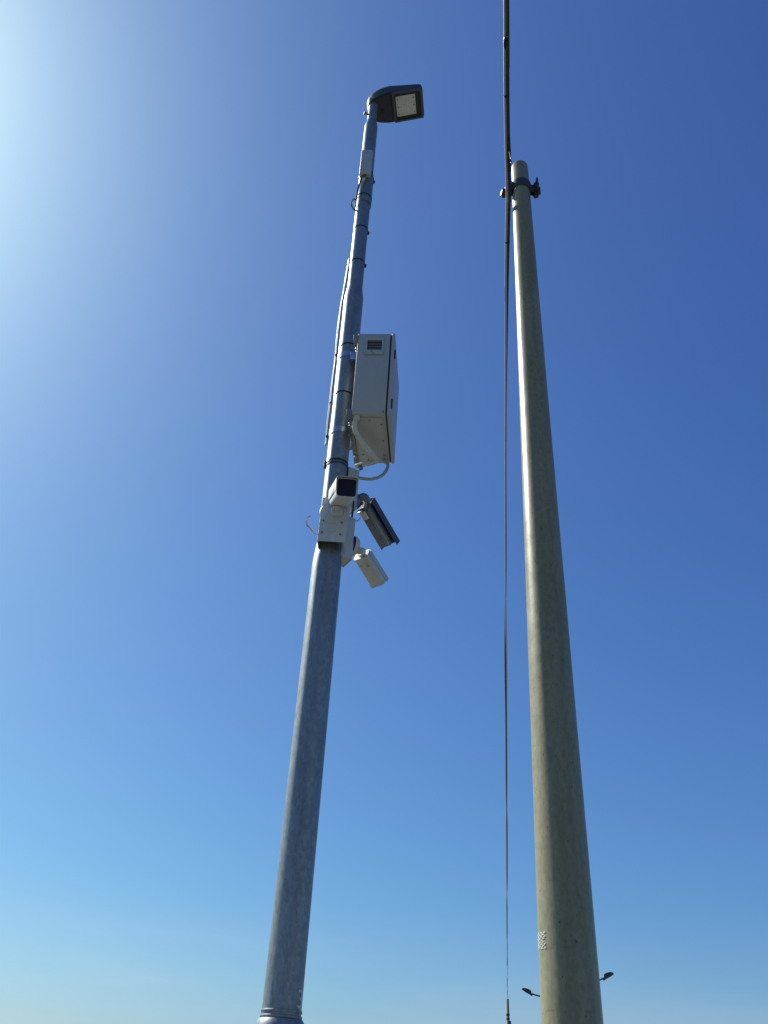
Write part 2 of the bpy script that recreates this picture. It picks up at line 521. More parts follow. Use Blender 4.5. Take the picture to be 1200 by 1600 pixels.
# square lens frame and the led plate behind it
bm = BM()
for cx, cy, sx, sy in ((-0.126, 0, 0.018, 0.294), (0.128, 0, 0.018, 0.294), (0.001, 0.138, 0.234, 0.018), (0.001, -0.138, 0.234, 0.018)):
    add_box(bm, (cx, cy, ZB + 0.001), (sx, sy, 0.02), ML, 0.003)
for sx in (-1, 1):
    for sy in (-1, 1):
        add_box(bm, (0.001 + sx * 0.118, sy * 0.131, ZB + 0.003), (0.03, 0.03, 0.016), ML, 0.004)
obj('lens_frame', bm, FRAME, head)
bm = BM()
add_box(bm, (0.0, 0, ZB + 0.009), (0.236, 0.262, 0.004), ML)
obj('lens_backing', bm, DARK2, head)
bm = BM()
add_box(bm, (-0.016, 0.0, ZB + 0.0055), (0.178, 0.196, 0.005), ML, 0.001)
led = obj('led_panel', bm, LED, head)
DOT = paint('dark_screw', (0.10, 0.10, 0.10), 0.5)
for x in (-0.086, 0.056):
    for y in (-0.066, 0.006, 0.074):
        bm = BM()
        M = ML @ Matrix.Translation((x, y, ZB + 0.0005))
        add_lathe(bm, [(0.0055, -0.001), (0.0055, 0.004)], 10, M)
        obj('screw', bm, DOT, head)
for i in range(5):
    for j in range(6):
        M = ML @ Matrix.Translation((-0.062 + i * 0.024, -0.068 + j * 0.027, ZB + 0.0016))
        bm = BM()
        add_lathe(bm, [(0.0016, -0.0008), (0.003, 0.002)], 8, M)
        obj('led', bm, LEDDOT, head)
# spigot clamp and bolt
bm = BM()
zc = H1(163)
add_lathe(bm, [(0.041, zc - 0.035), (0.049, zc - 0.03), (0.051, zc + 0.03), (0.044, zc + 0.04)], 32, T1)
obj('spigot_clamp', bm, DARK, head)
bm = BM()
pb = P1 + Vector((0, 0, H1(181)))
add_cyl(bm, pb + Vector((-0.035, -0.012, 0)), pb + Vector((-0.066, -0.022, 0)), 0.009, 10)
add_lathe(bm, [(0.0155, 0), (0.0155, 0.014)], 6, axis_frame(pb + Vector((-0.062, -0.02, 0)), (-1, -0.3, 0)))
obj('clamp_bolt', bm, RUST, head)

# stencilled number near the foot of the pole
def wrapped_text(txt, size, P, z, az, r, rot=0.0):
    cu_ = bpy.data.curves.new('number', 'FONT'); cu_.body = txt; cu_.size = size; cu_.align_x = 'CENTER'
    to = bpy.data.objects.new('number_tmp', cu_); C.objects.link(to)
    bpy.context.view_layer.update()
    me = bpy.data.meshes.new_from_object(to.evaluated_get(bpy.context.evaluated_depsgraph_get()))
    C.objects.unlink(to); bpy.data.objects.remove(to)
    b = bmesh.new(); b.from_mesh(me); bpy.data.meshes.remove(me)
    bmesh.ops.triangulate(b, faces=list(b.faces))
    bmesh.ops.subdivide_edges(b, edges=list(b.edges), cuts=2, use_grid_fill=True)
    for v in b.verts:
        a = az - v.co.x / r
        v.co = Vector((P.x + r * sin(a), P.y + r * cos(a), z + v.co.y))
    return b
bm = wrapped_text('3', 0.105, P1, H1(1564) - 0.028, radians(116), 0.0896)
obj('stencil_number', bm, STENCIL, lamp)
bm = wrapped_text('1', 0.105, P1, H1(1575) - 0.058, radians(113), 0.0896)
obj('stencil_number', bm, STENCIL, lamp)

# ------------------------------------------------------------------ cable running up the back of the lamp pole
def on_pole(az, r, z):
    return P1 + Vector((r * sin(radians(az)), r * cos(radians(az)), z))
cab_t = empty('riser_cable', on_pole(-88, 0.07, H1(690)))
tag(cab_t, 'thin pair of pale cables tied up the sunlit left side of the galvanised lamp pole', 'cable')
bows = ((695, 0.077), (684, 0.078), (660, 0.080), (634, 0.078), (600, 0.080), (558, 0.078), (530, 0.080), (500, 0.080), (472, 0.078), (450, 0.070), (425, 0.062), (405, 0.058))
for az, rad, mt, dr in ((-92, 0.0065, BEIGE, 0.0), (-80, 0.0055, PVC2, 0.010)):
    bm = BM()
    pts = [on_pole(az + 4 * sin(i * 1.7), r + dr + 0.004, H1(py)) for i, (py, r) in enumerate(bows)]
    add_tube(bm, smooth_path(pts, 6), rad, 8)
    obj('strand', bm, mt, cab_t)
for py in (684, 632, 557):
    bm = BM()
    zc = H1(py)
    p = on_pole(-90, 0.084, zc)
    add_box(bm, p, (0.016, 0.03, 0.011), I4, 0.003)
    obj('cable_clip', bm, BLACK, cab_t)

# ------------------------------------------------------------------ flat antenna on the upper pole
Ma = frame((-0.3232, 4.3875, 8.0794), 183.74, 0, 0)
ant = empty('panel_antenna', (-0.3232, 4.43, 7.92))
tag(ant, 'small flat pale grey antenna box strapped to the upper pole below the lamp head', 'antenna')
bm = BM()
add_box(bm, (0.0, 0, 0), (0.045, 0.094, 0.33), Ma, 0.010, 3)
obj('body', bm, ANT, ant)
bm = BM()
add_box(bm, (-0.034, 0.0, 0.0), (0.03, 0.05, 0.20), Ma, 0.003)
obj('mount_bracket', bm, STEEL, ant)
bm = BM()
pts = [Ma @ Vector((0.005, 0.005, -0.160)), Ma @ Vector((0.012, 0.0, -0.19)), at_y(566, 276, 4.395), at_y(562.5, 285, 4.41), at_y(559.5, 296, 4.425), at_y(557.5, 307, 4.44), at_y(556.3, 316, 4.45), at_y(556, 322, 4.455)]
add_tube(bm, smooth_path(pts, 5), 0.0075, 8)
obj('lead', bm, RUBBER, ant)
bm = BM()
pts = [at_y(557, 312.5, 4.45), at_y(553, 311.5, 4.44), at_y(549.5, 315, 4.43), at_y(549, 320, 4.43), at_y(551, 325, 4.44), at_y(555, 328.5, 4.45), at_y(557.5, 329.5, 4.46)]
add_tube(bm, smooth_path(pts, 6), 0.007, 8)
obj('lead_loop', bm, BLUE, ant)

# ------------------------------------------------------------------ white equipment cabinet
Mc = frame((-0.0976, 4.4886, 5.5835), 94.9, -0.6, -5.2)
cabn = empty('equipment_cabinet', (-0.0976, 4.4886, 5.256))
tag(cabn, 'white steel equipment cabinet with louvred vent, clamped to the right side of the galvanised pole', 'cabinet')
W, H = 0.583, 0.655
bm = BM()
add_box(bm, (-0.014, 0, 0), (0.216, W, H), Mc, 0.005, 2)
body = obj('body', bm, CAB, cabn)
bm = BM()
add_box(bm, (0.099, 0, 0), (0.010, W - 0.012, H - 0.012), Mc)
obj('door_seal', bm, BLACK, cabn)
bm = BM()
add_box(bm, (0.115, 0, 0.0), (0.021, W + 0.004, H + 0.006), Mc, 0.004, 2)
door = obj('door', bm, CAB, cabn)
for z in (0.165, -0.235):
    bm = BM()
    add_box(bm, (0.130, -W / 2 + 0.016, z), (0.010, 0.026, 0.062), Mc, 0.003)
    obj('hinge', bm, BLACK, door)
# louvred vent on the near side
ys = -W / 2
bm = BM()
zc0, zc1, xc0, xc1 = 0.145, 0.288, -0.074, 0.054
lx0, lx1, lz0, lz1 = -0.055, 0.042, 0.180, 0.262
for (a0, a1, b0, b1) in ((xc0, lx0, zc0, zc1), (lx1, xc1, zc0, zc1), (lx0, lx1, zc0, lz0), (lx0, lx1, lz1, zc1)):
    add_box(bm, ((a0 + a1) / 2, ys - 0.006, (b0 + b1) / 2), (a1 - a0, 0.012, b1 - b0), Mc)
vent = obj('vent', bm, CAB, cabn)
bm = BM()
add_box(bm, ((lx0 + lx1) / 2, ys - 0.0015, (lz0 + lz1) / 2), (lx1 - lx0, 0.003, lz1 - lz0), Mc)
obj('vent_opening', bm, BLACK, vent)
bm = BM()
for k in range(6):
    z = lz0 + (k + 0.5) * (lz1 - lz0) / 6
    M = Mc @ Matrix.Translation(((lx0 + lx1) / 2, ys - 0.007, z)) 
    add_box(bm, (0, 0.0035, 0), (lx1 - lx0, 0.0030, 0.0026), M)
obj('louvres', bm, LOUV, vent)
for x, z in ((-0.022, 0.168), (-0.012, 0.150)):
    bm = BM()
    add_lathe(bm, [(0.004, 0), (0.004, 0.003)], 10, Mc @ axis_frame((x, ys - 0.012, z), (0, -1, 0)))
    obj('screw', bm, DOT, vent)
# gland plate underneath
bm = BM()
add_box(bm, (-0.008, 0.0, -H / 2 - 0.004), (0.172, W - 0.07, 0.008), Mc, 0.003)
gp = obj('gland_plate', bm, CAB, cabn)
for x, y in ((-0.01, -0.232), (0.066, -0.19), (0.066, 0.0), (0.062, 0.17), (-0.082, -0.02), (-0.082, 0.17), (-0.05, 0.235)):
    bm = BM()
    add_lathe(bm, [(0.005, 0), (0.005, 0.004)], 10, Mc @ axis_frame((x, y, -H / 2 - 0.008), (0, 0, -1)))
    obj('screw', bm, DOT, gp)
bm = BM()
add_lathe(bm, [(0.005, 0), (0.005, 0.004)], 10, Mc @ axis_frame((0.08, -W / 2, -H / 2 + 0.015), (0, -1, 0)))
obj('screw', bm, DOT, cabn)
# mounting rails and pole straps
for z in (0.295, -0.315):
    bm = BM()
    add_box(bm, (-0.137, 0.0, z), (0.030, W + 0.01, 0.045), Mc, 0.002)
    rail = obj('mounting_rail', bm, RAIL, cabn)
    for k in range(9):
        y = -W / 2 + 0.05 + k * 0.06
        bm = BM()
        add_lathe(bm, [(0.006, 0), (0.006, 0.0015)], 10, Mc @ axis_frame((-0.137, y, z - 0.0225), (0, 0, -1)))
        obj('slot', bm, DOT, rail)
    for y in (-0.215, -0.19, 0.18):
        bm = BM()
        add_lathe(bm, [(0.008, 0), (0.008, 0.012)], 6, Mc @ axis_frame((-0.137, y, z - 0.0225), (0, 0, -1)))
        obj('bolt', bm, STEEL, rail)
    wp = Mc @ Vector((-0.17, 0, z))
    strap('pole_strap', wp.z + (0.05 if z > 0 else -0.02), 0.0712, 0.042, STEEL, cabn)
    for y in (-0.085, 0.085):
        bm = BM()
        add_box(bm, (-0.172, y, z + (0.012 if z > 0 else -0.012)), (0.045, 0.006, 0.06), Mc, 0.001)
        obj('strap_lug', bm, STEEL, cabn)
# conduits hanging below
def local(x, y, z): return Mc @ Vector((x, y, z))
bm = BM()
zb = 5.235
pts = [local(-0.088, -0.262, -H / 2 + 0.0), at_z(553.8, 662, zb - 0.03), at_z(554.6, 670, zb - 0.06), at_z(558, 679, zb - 0.075), at_z(565.8, 690, zb - 0.075), at_z(576.5, 703, zb - 0.07), at_z(585.5, 713, zb - 0.065), at_z(588.4, 718.5, zb - 0.06),
       at_z(584.5, 722, zb - 0.06), at_z(573, 724.5, zb - 0.06), at_z(561.7, 727.3, zb - 0.06), at_z(556, 728.6, zb - 0.06)]
add_tube(bm, smooth_path(pts, 10), 0.0165, 14, lambda i, n_: 0.0168 + (0.0006 if i % 2 else -0.0004))
obj('conduit', bm, PVC, cabn)
bm = BM()
add_lathe(bm, [(0.020, 0), (0.020, 0.016), (0.0175, 0.02), (0.0175, 0.03)], 12, Mc @ axis_frame((-0.088, -0.262, -H / 2), (0, 0, -1)))
obj('cable_gland', bm, PVC, cabn)
bm = BM()
yy = 4.70
pts = [local(0.065, 0.235, -H / 2), at_y(606, 727, 4.72), at_y(604.5, 733, 4.70), at_y(600, 740, 4.68), at_y(593, 745, 4.66), at_y(584, 748, 4.63), at_y(575, 748.5, 4.60), at_y(566, 747.5, 4.57), at_y(558, 746, 4.54), at_y(550, 745, 4.51)]
add_tube(bm, smooth_path(pts, 8), 0.0105, 12)
obj('conduit', bm, PVC2, cabn)
bm = BM()
add_lathe(bm, [(0.018, 0), (0.018, 0.018), (0.013, 0.022), (0.013, 0.03)], 12, Mc @ axis_frame((0.065, 0.235, -H / 2), (0, 0, -1)))
obj('cable_gland', bm, PVC2, cabn)

# ------------------------------------------------------------------ security cameras
def channel(bm, M, w, h, d, t=0.004, back=0.0):
    """pole mount box: plate with two side flanges and a top, open at the back and below; local X = outwards"""
    add_box(bm, (-t / 2, 0, 0), (t, w, h), M, 0.0012, 1)
    for s in (-1, 1): add_box(bm, (-t - d / 2 + 0.001, s * (w / 2 - t / 2), 0), (d, t, h - 0.004), M)
    add_box(bm, (-t - d / 2 + 0.001, 0, h / 2 - t / 2 - 0.002), (d, w - 2 * t - 0.001, t), M)

def disc(bm, M, r, t, seg=40, rim=0.004):
    add_lathe(bm, [(r, 0), (r, t - rim), (r - rim, t)], seg, M)

def cam_body(M, L, w, h, parent, body_mat, rb=0.022, front=True):
    bm = BM()
    add_prism(bm, rrect(w, h, 0.014, 5, rb), -L / 2, L / 2 - 0.012, M)
    o = obj('body', bm, body_mat, parent)
    # front bezel and window
    bm = BM()
    outer = rrect(w, h, 0.016, 5, 0.02); inner = rrect(w - 0.007, h - 0.009, 0.014, 5, 0.017)
    x0, x1 = L / 2 - 0.012, L / 2 + 0.006
    vo0 = [bm.verts.new(M @ Vector((x0, y, z))) for y, z in outer]; vo1 = [bm.verts.new(M @ Vector((x1, y, z))) for y, z in outer]
    vi1 = [bm.verts.new(M @ Vector((x1, y, z))) for y, z in inner]; vi0 = [bm.verts.new(M @ Vector((x0, y, z))) for y, z in inner]
    n_ = len(outer)
    for k in range(n_):
        j = (k + 1) % n_
        bm.faces.new((vo0[k], vo0[j], vo1[j], vo1[k])); bm.faces.new((vo1[k], vo1[j], vi1[j], vi1[k])); bm.faces.new((vi1[k], vi1[j], vi0[j], vi0[k]))
    obj('bezel', bm, body_mat, o)
    bm = BM()
    add_prism(bm, rrect(w - 0.0075, h - 0.0095, 0.014, 5, 0.017), L / 2 - 0.011, L / 2 - 0.002, M)
    obj('window', bm, GLASS, parent)
    return o

def shade_profile(w, h, t, drop):
    """U-shaped shade outline (y, z) open below"""
    hw, top = w / 2, h / 2
    r = 0.012
    outer = [(hw, top - drop), (hw, top - r), (hw - r * 0.3, top - r * 0.3), (hw - r, top), (-hw + r, top), (-hw + r * 0.3, top - r * 0.3), (-hw, top - r), (-hw, top - drop)]
    inner = [(-hw + t, top - drop), (-hw + t, top - r), (-hw + t + r * 0.3, top - t - r * 0.3), (-hw + r, top - t), (hw - r, top - t), (hw - t - r * 0.3, top - t - r * 0.3), (hw - t, top - r), (hw - t, top - drop)]
    return outer + inner

# camera facing the photographer
MA = frame((-0.2527, 4.1921, 4.569), 170.43, -25.43, -4.5)
camA = empty('security_camera', (-0.2974, 4.40, 4.34))
tag(camA, 'white box security camera facing the viewer, its dark front window in full view', 'security camera', 'security cameras on the lamp pole')
LA = 0.445
MA2 = MA @ Matrix.Translation((0.012, 0, 0))
cam_body(MA2, LA, 0.1150, 0.1085, camA, WHITE, 0.02)
bm = BM()
add_prism(bm, shade_profile(0.123, 0.118, 0.003, 0.078), -LA / 2 + 0.02, LA / 2 + 0.022, MA2 @ Matrix.Translation((0, 0, 0.002)))
sh = obj('sunshade', bm, WHITE, camA)
bm = BM()
add_box(bm, (-0.02, -0.0625, -0.004), (0.26, 0.004, 0.030), MA2, 0.0015)
add_box(bm, (-0.02, 0.0625, -0.004), (0.26, 0.004, 0.030), MA2, 0.0015)
obj('side_rib', bm, WHITE, sh)
# pole mount box with its round joint
mz = 4.488
MP = frame((-0.2974, 4.3695 - 0.03, mz), 181.5, 0, 1.0)
bm = BM(); channel(bm, MP, 0.161, 0.312, 0.11)
mb = obj('mount_box', bm, WHITE, camA)
bm = BM()
cdisc = at_y(519.5, 800.5, 4.335); lc = MP.inverted() @ cdisc
Md = MP @ axis_frame((0.0, lc.y, lc.z), (1, 0, 0))
disc(bm, Md, 0.0775, 0.006, 56)
obj('joint_disc', bm, WHITE, mb)
bm = BM()
cj = at_y(526.2, 800.5, 4.33); lj = MP.inverted() @ cj
Mj = MP @ axis_frame((0.005, lj.y, lj.z), (1, 0, 0))
disc(bm, Mj, 0.036, 0.03, 32, 0.006)
jb = MP @ Vector((0.035, lj.y, lj.z))
arm_to = MA2 @ Vector((-0.15, 0.0, -0.05))
add_cyl(bm, jb, arm_to, 0.026, 20)
add_box(bm, (-0.15, 0, -0.056), (0.07, 0.06, 0.012), MA2, 0.003)
obj('arm', bm, WHITE, camA)
bm = BM()
lo_ = MP.inverted() @ at_y(517.3, 828, 4.335)
Mo = MP @ Matrix.Translation((0.0, lo_.y, lo_.z))
add_prism(bm, [(0.024 * cos(2 * pi * k / 24), 0.013 * sin(2 * pi * k / 24)) for k in range(24)], 0.0, 0.004, Mo, 1.0)
obj('oval_boss', bm, WHITE, mb)
for px, py in ((505.7, 812.5), (534.2, 816.7), (503.2, 831.2), (531.6, 835), (508.3, 789.2)):
    q = MP.inverted() @ at_y(px, py, 4.335)
    bm = BM()
    add_lathe(bm, [(0.0052, 0), (0.0052, 0.006)], 10, MP @ axis_frame((0, q.y, q.z), (1, 0, 0)))
    obj('screw', bm, DOT, mb)
bm = BM()
# loose wire ends sticking out to the left
w0 = Vector((-0.372, 4.40, 4.41))
pts = [w0, at_y(492, 833.5, 4.40), at_y(488.5, 829, 4.39), at_y(484, 824, 4.38), at_y(480.5, 820.5, 4.38), at_y(479, 815, 4.38), at_y(481, 809, 4.38), at_y(485.5, 806, 4.38)]
add_tube(bm, smooth_path(pts, 6), 0.003, 6)
pts = [at_y(484, 824, 4.38), at_y(480, 822, 4.385), at_y(477.8, 817, 4.39), at_y(479.5, 811, 4.39), at_y(482.5, 807.5, 4.4)]
add_tube(bm, smooth_path(pts, 6), 0.002, 6)
tail = obj('wire_tail', bm, BEIGE, camA)
bm = BM()
add_tube(bm, smooth_path([at_y(489.5, 830.5, 4.39), at_y(487.5, 828, 4.388), at_y(485.7, 825.5, 4.385)], 4), 0.0065, 8)
obj('wire_splice', bm, STENCIL, tail)

def side_mount(cam_t, z0, z1, mat, xo=0.142, y0=4.412, y1=4.572):
    """mount box on the right-hand side of the pole, plate facing +X"""
    yw = radians(62)
    M = frame((P1.x + 0.137 * sin(yw), P1.y + 0.137 * cos(yw), (z0 + z1) / 2), 62, 0, 0)
    b = BM(); channel(b, M, 0.112, z1 - z0, 0.075)
    add_box(b, (-0.040, 0, -(z1 - z0) / 2 + 0.008), (0.07, 0.106, 0.004), M)
    return obj('mount_box', b, mat, cam_t), M

# white camera, lower right
zt, zb_ = at_y(545, 803, 4.46).z, at_y(541, 868, 4.46).z
camB = empty('security_camera', (P1.x + 0.10, 4.49, zb_))
tag(camB, 'white security camera hanging lowest, right of the pole, its underside and sunlit back showing', 'security camera', 'security cameras on the lamp pole')
mbB, MmB = side_mount(camB, zb_, zt, WHITE)
BK = 1.04                            # how far along the sight line the two turned-away cameras sit
MB_ = frame((-0.0639 * BK, 4.5997 * BK, 1.6 + 2.7184 * BK), 35.38, -25.09, 5.12)
LB = 0.214 * BK
cam_body(MB_, LB, 0.104, 0.085, camB, WHITE, 0.025)
bm = BM()
add_prism(bm, shade_profile(0.112, 0.094, 0.003, 0.052), -LB / 2 + 0.012, LB / 2 + 0.02, MB_ @ Matrix.Translation((0, 0, 0.003)))
obj('sunshade', bm, WHITE, camB)
bm = BM()
cz = (zt + zb_) / 2 - 0.02
disc(bm, MmB @ axis_frame((0.0, 0, -0.02), (1, 0, 0)), 0.064, 0.012, 40, 0.002)
obj('joint_gasket', bm, BLACK, mbB)
bm = BM()
Mb2 = MmB @ axis_frame((0.012, 0, -0.02), (1, 0, 0))
add_lathe(bm, [(0.066, 0), (0.066, 0.016), (0.058, 0.030), (0.044, 0.040), (0.02, 0.046)], 40, Mb2)
p_from = MmB @ Vector((0.035, 0.0, -0.045))
p_mid = at_y(566, 861, 4.55)
p_to = MB_ @ Vector((-LB / 2 + 0.03, 0.012, -0.010))
add_tube(bm, smooth_path([p_from, p_mid, MB_ @ Vector((-LB / 2 - 0.012, 0.0, -0.002)), MB_ @ Vector((-LB / 2 + 0.004, 0.0, -0.002))], 6), 0.021, 18)
obj('arm', bm, WHITE, camB)
for x, y in ((-0.06, 0.02), (-0.045, -0.022)):
    bm = BM()
    add_lathe(bm, [(0.004, 0), (0.004, 0.003)], 10, MB_ @ axis_frame((x, y, -0.0425), (0, 0, -1)))
    obj('screw', bm, DOT, camB)
bm = BM()
add_box(bm, (-0.055, 0.0, -0.0440), (0.04, 0.03, 0.004), MB_, 0.0015)
obj('tripod_pad', bm, WHITE, camB)

# grey camera with the dark shade, upper right
zt, zb_ = at_y(552, 728, 4.46).z, at_y(548, 789, 4.46).z
camC = empty('security_camera', (P1.x + 0.10, 4.49, zb_))
tag(camC, 'grey security camera under a dark overhanging sunshade, above the lowest white camera', 'security camera', 'security cameras on the lamp pole')
mbC, MmC = side_mount(camC, zb_, zt, CAB)
MC_ = frame((-0.0459 * BK, 4.6499 * BK, 1.6 + 3.0753 * BK), 38.94, -31.2, -3.0)
LC = 0.31 * BK
bodyC = cam_body(MC_, LC - 0.02, 0.096, 0.077, camC, ALU, 0.012)
bm = BM()
add_prism(bm, shade_profile(0.133, 0.102, 0.003, 0.060), -LC / 2 - 0.004, LC / 2 + 0.022, MC_ @ Matrix.Translation((0.0, 0.0, 0.006)))
obj('sunshade', bm, SHADE, camC)
bm = BM()
for x, y in ((0.10, 0.012), (0.10, -0.02), (-0.10, 0.015)):
    add_lathe(bm, [(0.005, 0), (0.005, 0.004)], 10, MC_ @ axis_frame((x, y, -0.0385), (0, 0, -1)))
add_box(bm, (0.01, 0.0, -0.0395), (0.19, 0.012, 0.004), MC_, 0.001)
obj('rail_and_screws', bm, ALU, bodyC)
bm = BM()
add_box(bm, (-0.10, 0.012, -0.044), (0.06, 0.05, 0.014), MC_, 0.003)
add_box(bm, (-0.13, 0.02, -0.05), (0.02, 0.03, 0.02), MC_, 0.003)
obj('cable_entry', bm, STEEL, bodyC)
bm = BM()
add_lathe(bm, [(0.052, 0), (0.052, 0.020), (0.044, 0.032), (0.03, 0.038)], 36, MmC @ axis_frame((0.0, 0.0, -0.055), (1, 0, 0)))
p_from = MmC @ Vector((0.02, 0.0, -0.055))
add_tube(bm, smooth_path([p_from, at_y(567, 776, 4.54), at_y(573, 782, 4.60), MC_ @ Vector((-LC / 2 + 0.03, 0, -0.01))], 6), 0.024, 18)
obj('arm', bm, ALU, camC)
bm = BM()
add_tube(bm, smooth_path([at_y(552.5, 784, 4.46), at_y(552, 792, 4.45), at_y(551, 800, 4.45), at_y(550, 808, 4.47)], 5), 0.006, 8)
add_tube(bm, smooth_path([at_y(552, 811, 4.5), at_y(556, 814, 4.52), at_y(560, 813, 4.54), at_y(563, 809, 4.57)], 5), 0.0025, 6)
obj('lead', bm, RUBBER, camC)
bm = BM()
disc(bm, axis_frame(at_y(561, 731, 4.53), (1, -0.3, 0.1)), 0.019, 0.022, 20)
obj('cable_gland', bm, ALU, camC)

# ------------------------------------------------------------------ tapered utility pole
up = empty('utility_pole', P2)
tag(up, 'tapered grey-green utility pole with rounded top, standing nearest at the right', 'utility pole')
z2 = H2(263)
R2 = lambda z: 0.0612 * K2 + (H2(270) - z) * 0.01065
bm = BM()
prof = [(R2(0), -0.02)]
for k in range(1, 41):
    z = z2 * k / 40
    prof.append((R2(z) * (1 + 0.002 * sin(k * 1.3)), z))
rt = R2(z2)
for k in range(1, 8):
    a = radians(90 * k / 7)
    prof.append((rt - 0.028 * (1 - cos(a)), z2 + 0.032 * sin(a)))
add_lathe(bm, prof, 72, Matrix.Translation(P2))
obj('shaft', bm, CONC, up)
# stencilled white mark, a lattice of short strokes bent round the shaft
bm = BM()
zs0, zs1 = H2(1488), H2(1461)
nu, nv = 5, 9
azc = radians(-104)
def on2(az, z, off): r = R2(z) + off; return P2 + Vector((r * sin(az), r * cos(az), z))
for i in range(nu):
    for j in range(nv):
        if random.random() < 0.10: continue
        a = azc + (i - nu / 2) * 0.105
        z = zs0 + (j + 0.15) * (zs1 - zs0) / nv
        dz = (zs1 - zs0) / nv * 0.78
        slant = 0.075 * (1 if (i + j) % 2 else -1)
        for m_ in (0.085,):
            v = [on2(a, z, 0.0022), on2(a + m_, z, 0.0022), on2(a + m_ + slant, z + dz, 0.0022), on2(a + slant, z + dz, 0.0022)]
            bm.faces.new([bm.verts.new(q) for q in v])
ob = obj('stencil_mark', bm, STENCIL, up)
# clamp with bolts at the top
zc = H2(297) + 0.01
bm = BM()
rc = R2(zc) + 0.001
q = K2
add_lathe(bm, [(rc, zc - 0.040 * q), (rc + 0.007, zc - 0.038 * q), (rc + 0.007, zc + 0.036 * q), (rc, zc + 0.038 * q)], 56, Matrix.Translation(P2), False, False)
clamp = obj('clamp', bm, DSTEEL, up)
XR = P2.x + rc
for sy in (-1, 1):
    bm = BM()
    add_box(bm, (XR + 0.030 * q, P2.y + sy * 0.013, zc - 0.004), (0.058 * q, 0.007, 0.078 * q), I4, 0.002)
    obj('clamp_ear', bm, DSTEEL, clamp)
for dz in (0.018 * q, -0.034 * q):
    bm = BM()
    add_cyl(bm, (XR + 0.040 * q, P2.y - 0.05, zc + dz), (XR + 0.040 * q, P2.y + 0.036, zc + dz), 0.007, 10)
    add_lathe(bm, [(0.014, 0), (0.014, 0.014)], 6, axis_frame((XR + 0.040 * q, P2.y - 0.034, zc + dz), (0, 1, 0)))
    add_lathe(bm, [(0.014, 0), (0.014, 0.012)], 6, axis_frame((XR + 0.040 * q, P2.y + 0.018, zc + dz), (0, 1, 0)))
    obj('bolt', bm, DSTEEL, clamp)
bm = BM()
add_lathe(bm, [(0.013, -0.09), (0.014, 0.0), (0.014, 0.02), (0.0085, 0.03), (0.0075, 0.06), (0.004, 0.072)], 12, axis_frame((XR + 0.050 * q, P2.y - 0.01, zc + 0.025), (0.05, -0.1, 1)))
obj('hook_bolt', bm, DSTEEL, clamp)
for dz in (-0.022, -0.050):
    bm = BM()
    add_lathe(bm, [(0.015, 0), (0.015, 0.018)], 6, axis_frame((XR + 0.050 * q, P2.y - 0.018, zc + dz), (1, -0.2, 0)))
    obj('nut', bm, DSTEEL, clamp)
# suspension bracket towards the cable
XL = P2.x - rc
CL = at_d(794.2, 312, D2 - 0.065)   # where the cable passes the bracket
bm = BM()
add_box(bm, (XL - 0.010, P2.y - 0.01, zc - 0.010), (0.026, 0.04, 0.072), I4, 0.004)
add_box(bm, ((XL + CL.x) / 2 - 0.004, P2.y - 0.008, zc - 0.038), (XL - CL.x + 0.012, 0.020, 0.070), I4, 0.004)
add_box(bm, (CL.x - 0.006, P2.y - 0.002, zc - 0.053), (0.048, 0.042, 0.044), I4, 0.008)
br = obj('bracket', bm, BLACK, clamp)
for dy, dz, dx in ((-0.036, -0.018, -0.006), (-0.026, 0.010, 0.004)):
    bm = BM()
    add_lathe(bm, [(0.010, 0), (0.010, 0.012)], 6, axis_frame((XL - 0.012 + dx, P2.y + dy, zc + dz), (-0.3, -1, 0)))
    obj('nut', bm, STEEL, clamp)
bm = BM()
add_lathe(bm, [(0.014, 0), (0.014, 0.008)], 16, axis_frame((CL.x - 0.026, P2.y - 0.005, zc - 0.062), (-1, -0.2, 0)))
obj('clamp_knob', bm, BLACK, clamp)

# ------------------------------------------------------------------ far utility pole where the cable ends
FP = at_d(793.0, 1561, 57.0)
fp = empty('utility_pole', (FP.x, FP.y, 0))
tag(fp, 'slender far-off utility pole at the bottom edge, where the overhead cable ends', 'utility pole')
bm = BM()
add_lathe(bm, [(0.15, -0.02), (0.075, FP.z - 0.02), (0.06, FP.z + 0.01)], 24, Matrix.Translation((FP.x, FP.y, 0)))
obj('shaft', bm, CONC, fp)
bm = BM()
for dz, r in ((-0.78, 0.105), (-0.98, 0.10)):
    add_lathe(bm, [(0.07, FP.z + dz - 0.06), (r, FP.z + dz - 0.05), (r, FP.z + dz + 0.05), (0.07, FP.z + dz + 0.06)], 20, Matrix.Translation((FP.x, FP.y, 0)), False, False)
add_box(bm, (FP.x + 0.11, FP.y - 0.05, FP.z - 1.45), (0.09, 0.10, 0.75), I4, 0.02)
obj('clamp', bm, DSTEEL, fp)

# ------------------------------------------------------------------ overhead cable
def far_z(t, sag=0.9): return CL.z + (FP.z + 0.0 - CL.z) * t - 4 * sag * t * (1 - t)
Ltot = hypot(FP.x - CL.x, FP.y - CL.y)
DC = hypot(CL.x, CL.y); DF = hypot(FP.x, FP.y)
def cable_px(py):
    ks = [(312, 794.2), (345, 793.2), (420, 791.8), (560, 790.6), (700, 789.8), (1000, 790.2), (1150, 791.3), (1350, 792.0), (1561, 792.8)]
    for (a, xa), (b, xb) in zip(ks, ks[1:]):
        if a <= py <= b: return xa + (xb - xa) * (py - a) / (b - a)
    return ks[-1][1]
path = []
end_back = None
pA = at_d(790.9, 0, 2.60 * K2)
dirb = (pA - CL).normalized()
for k in range(10, 0, -1):
    s = 4.0 * k
    q = pA + Vector((dirb.x, dirb.y, 0)) * s
    q.z += -0.012 * s + 0.0006 * s * s
    path.append(q)
path.append(pA)
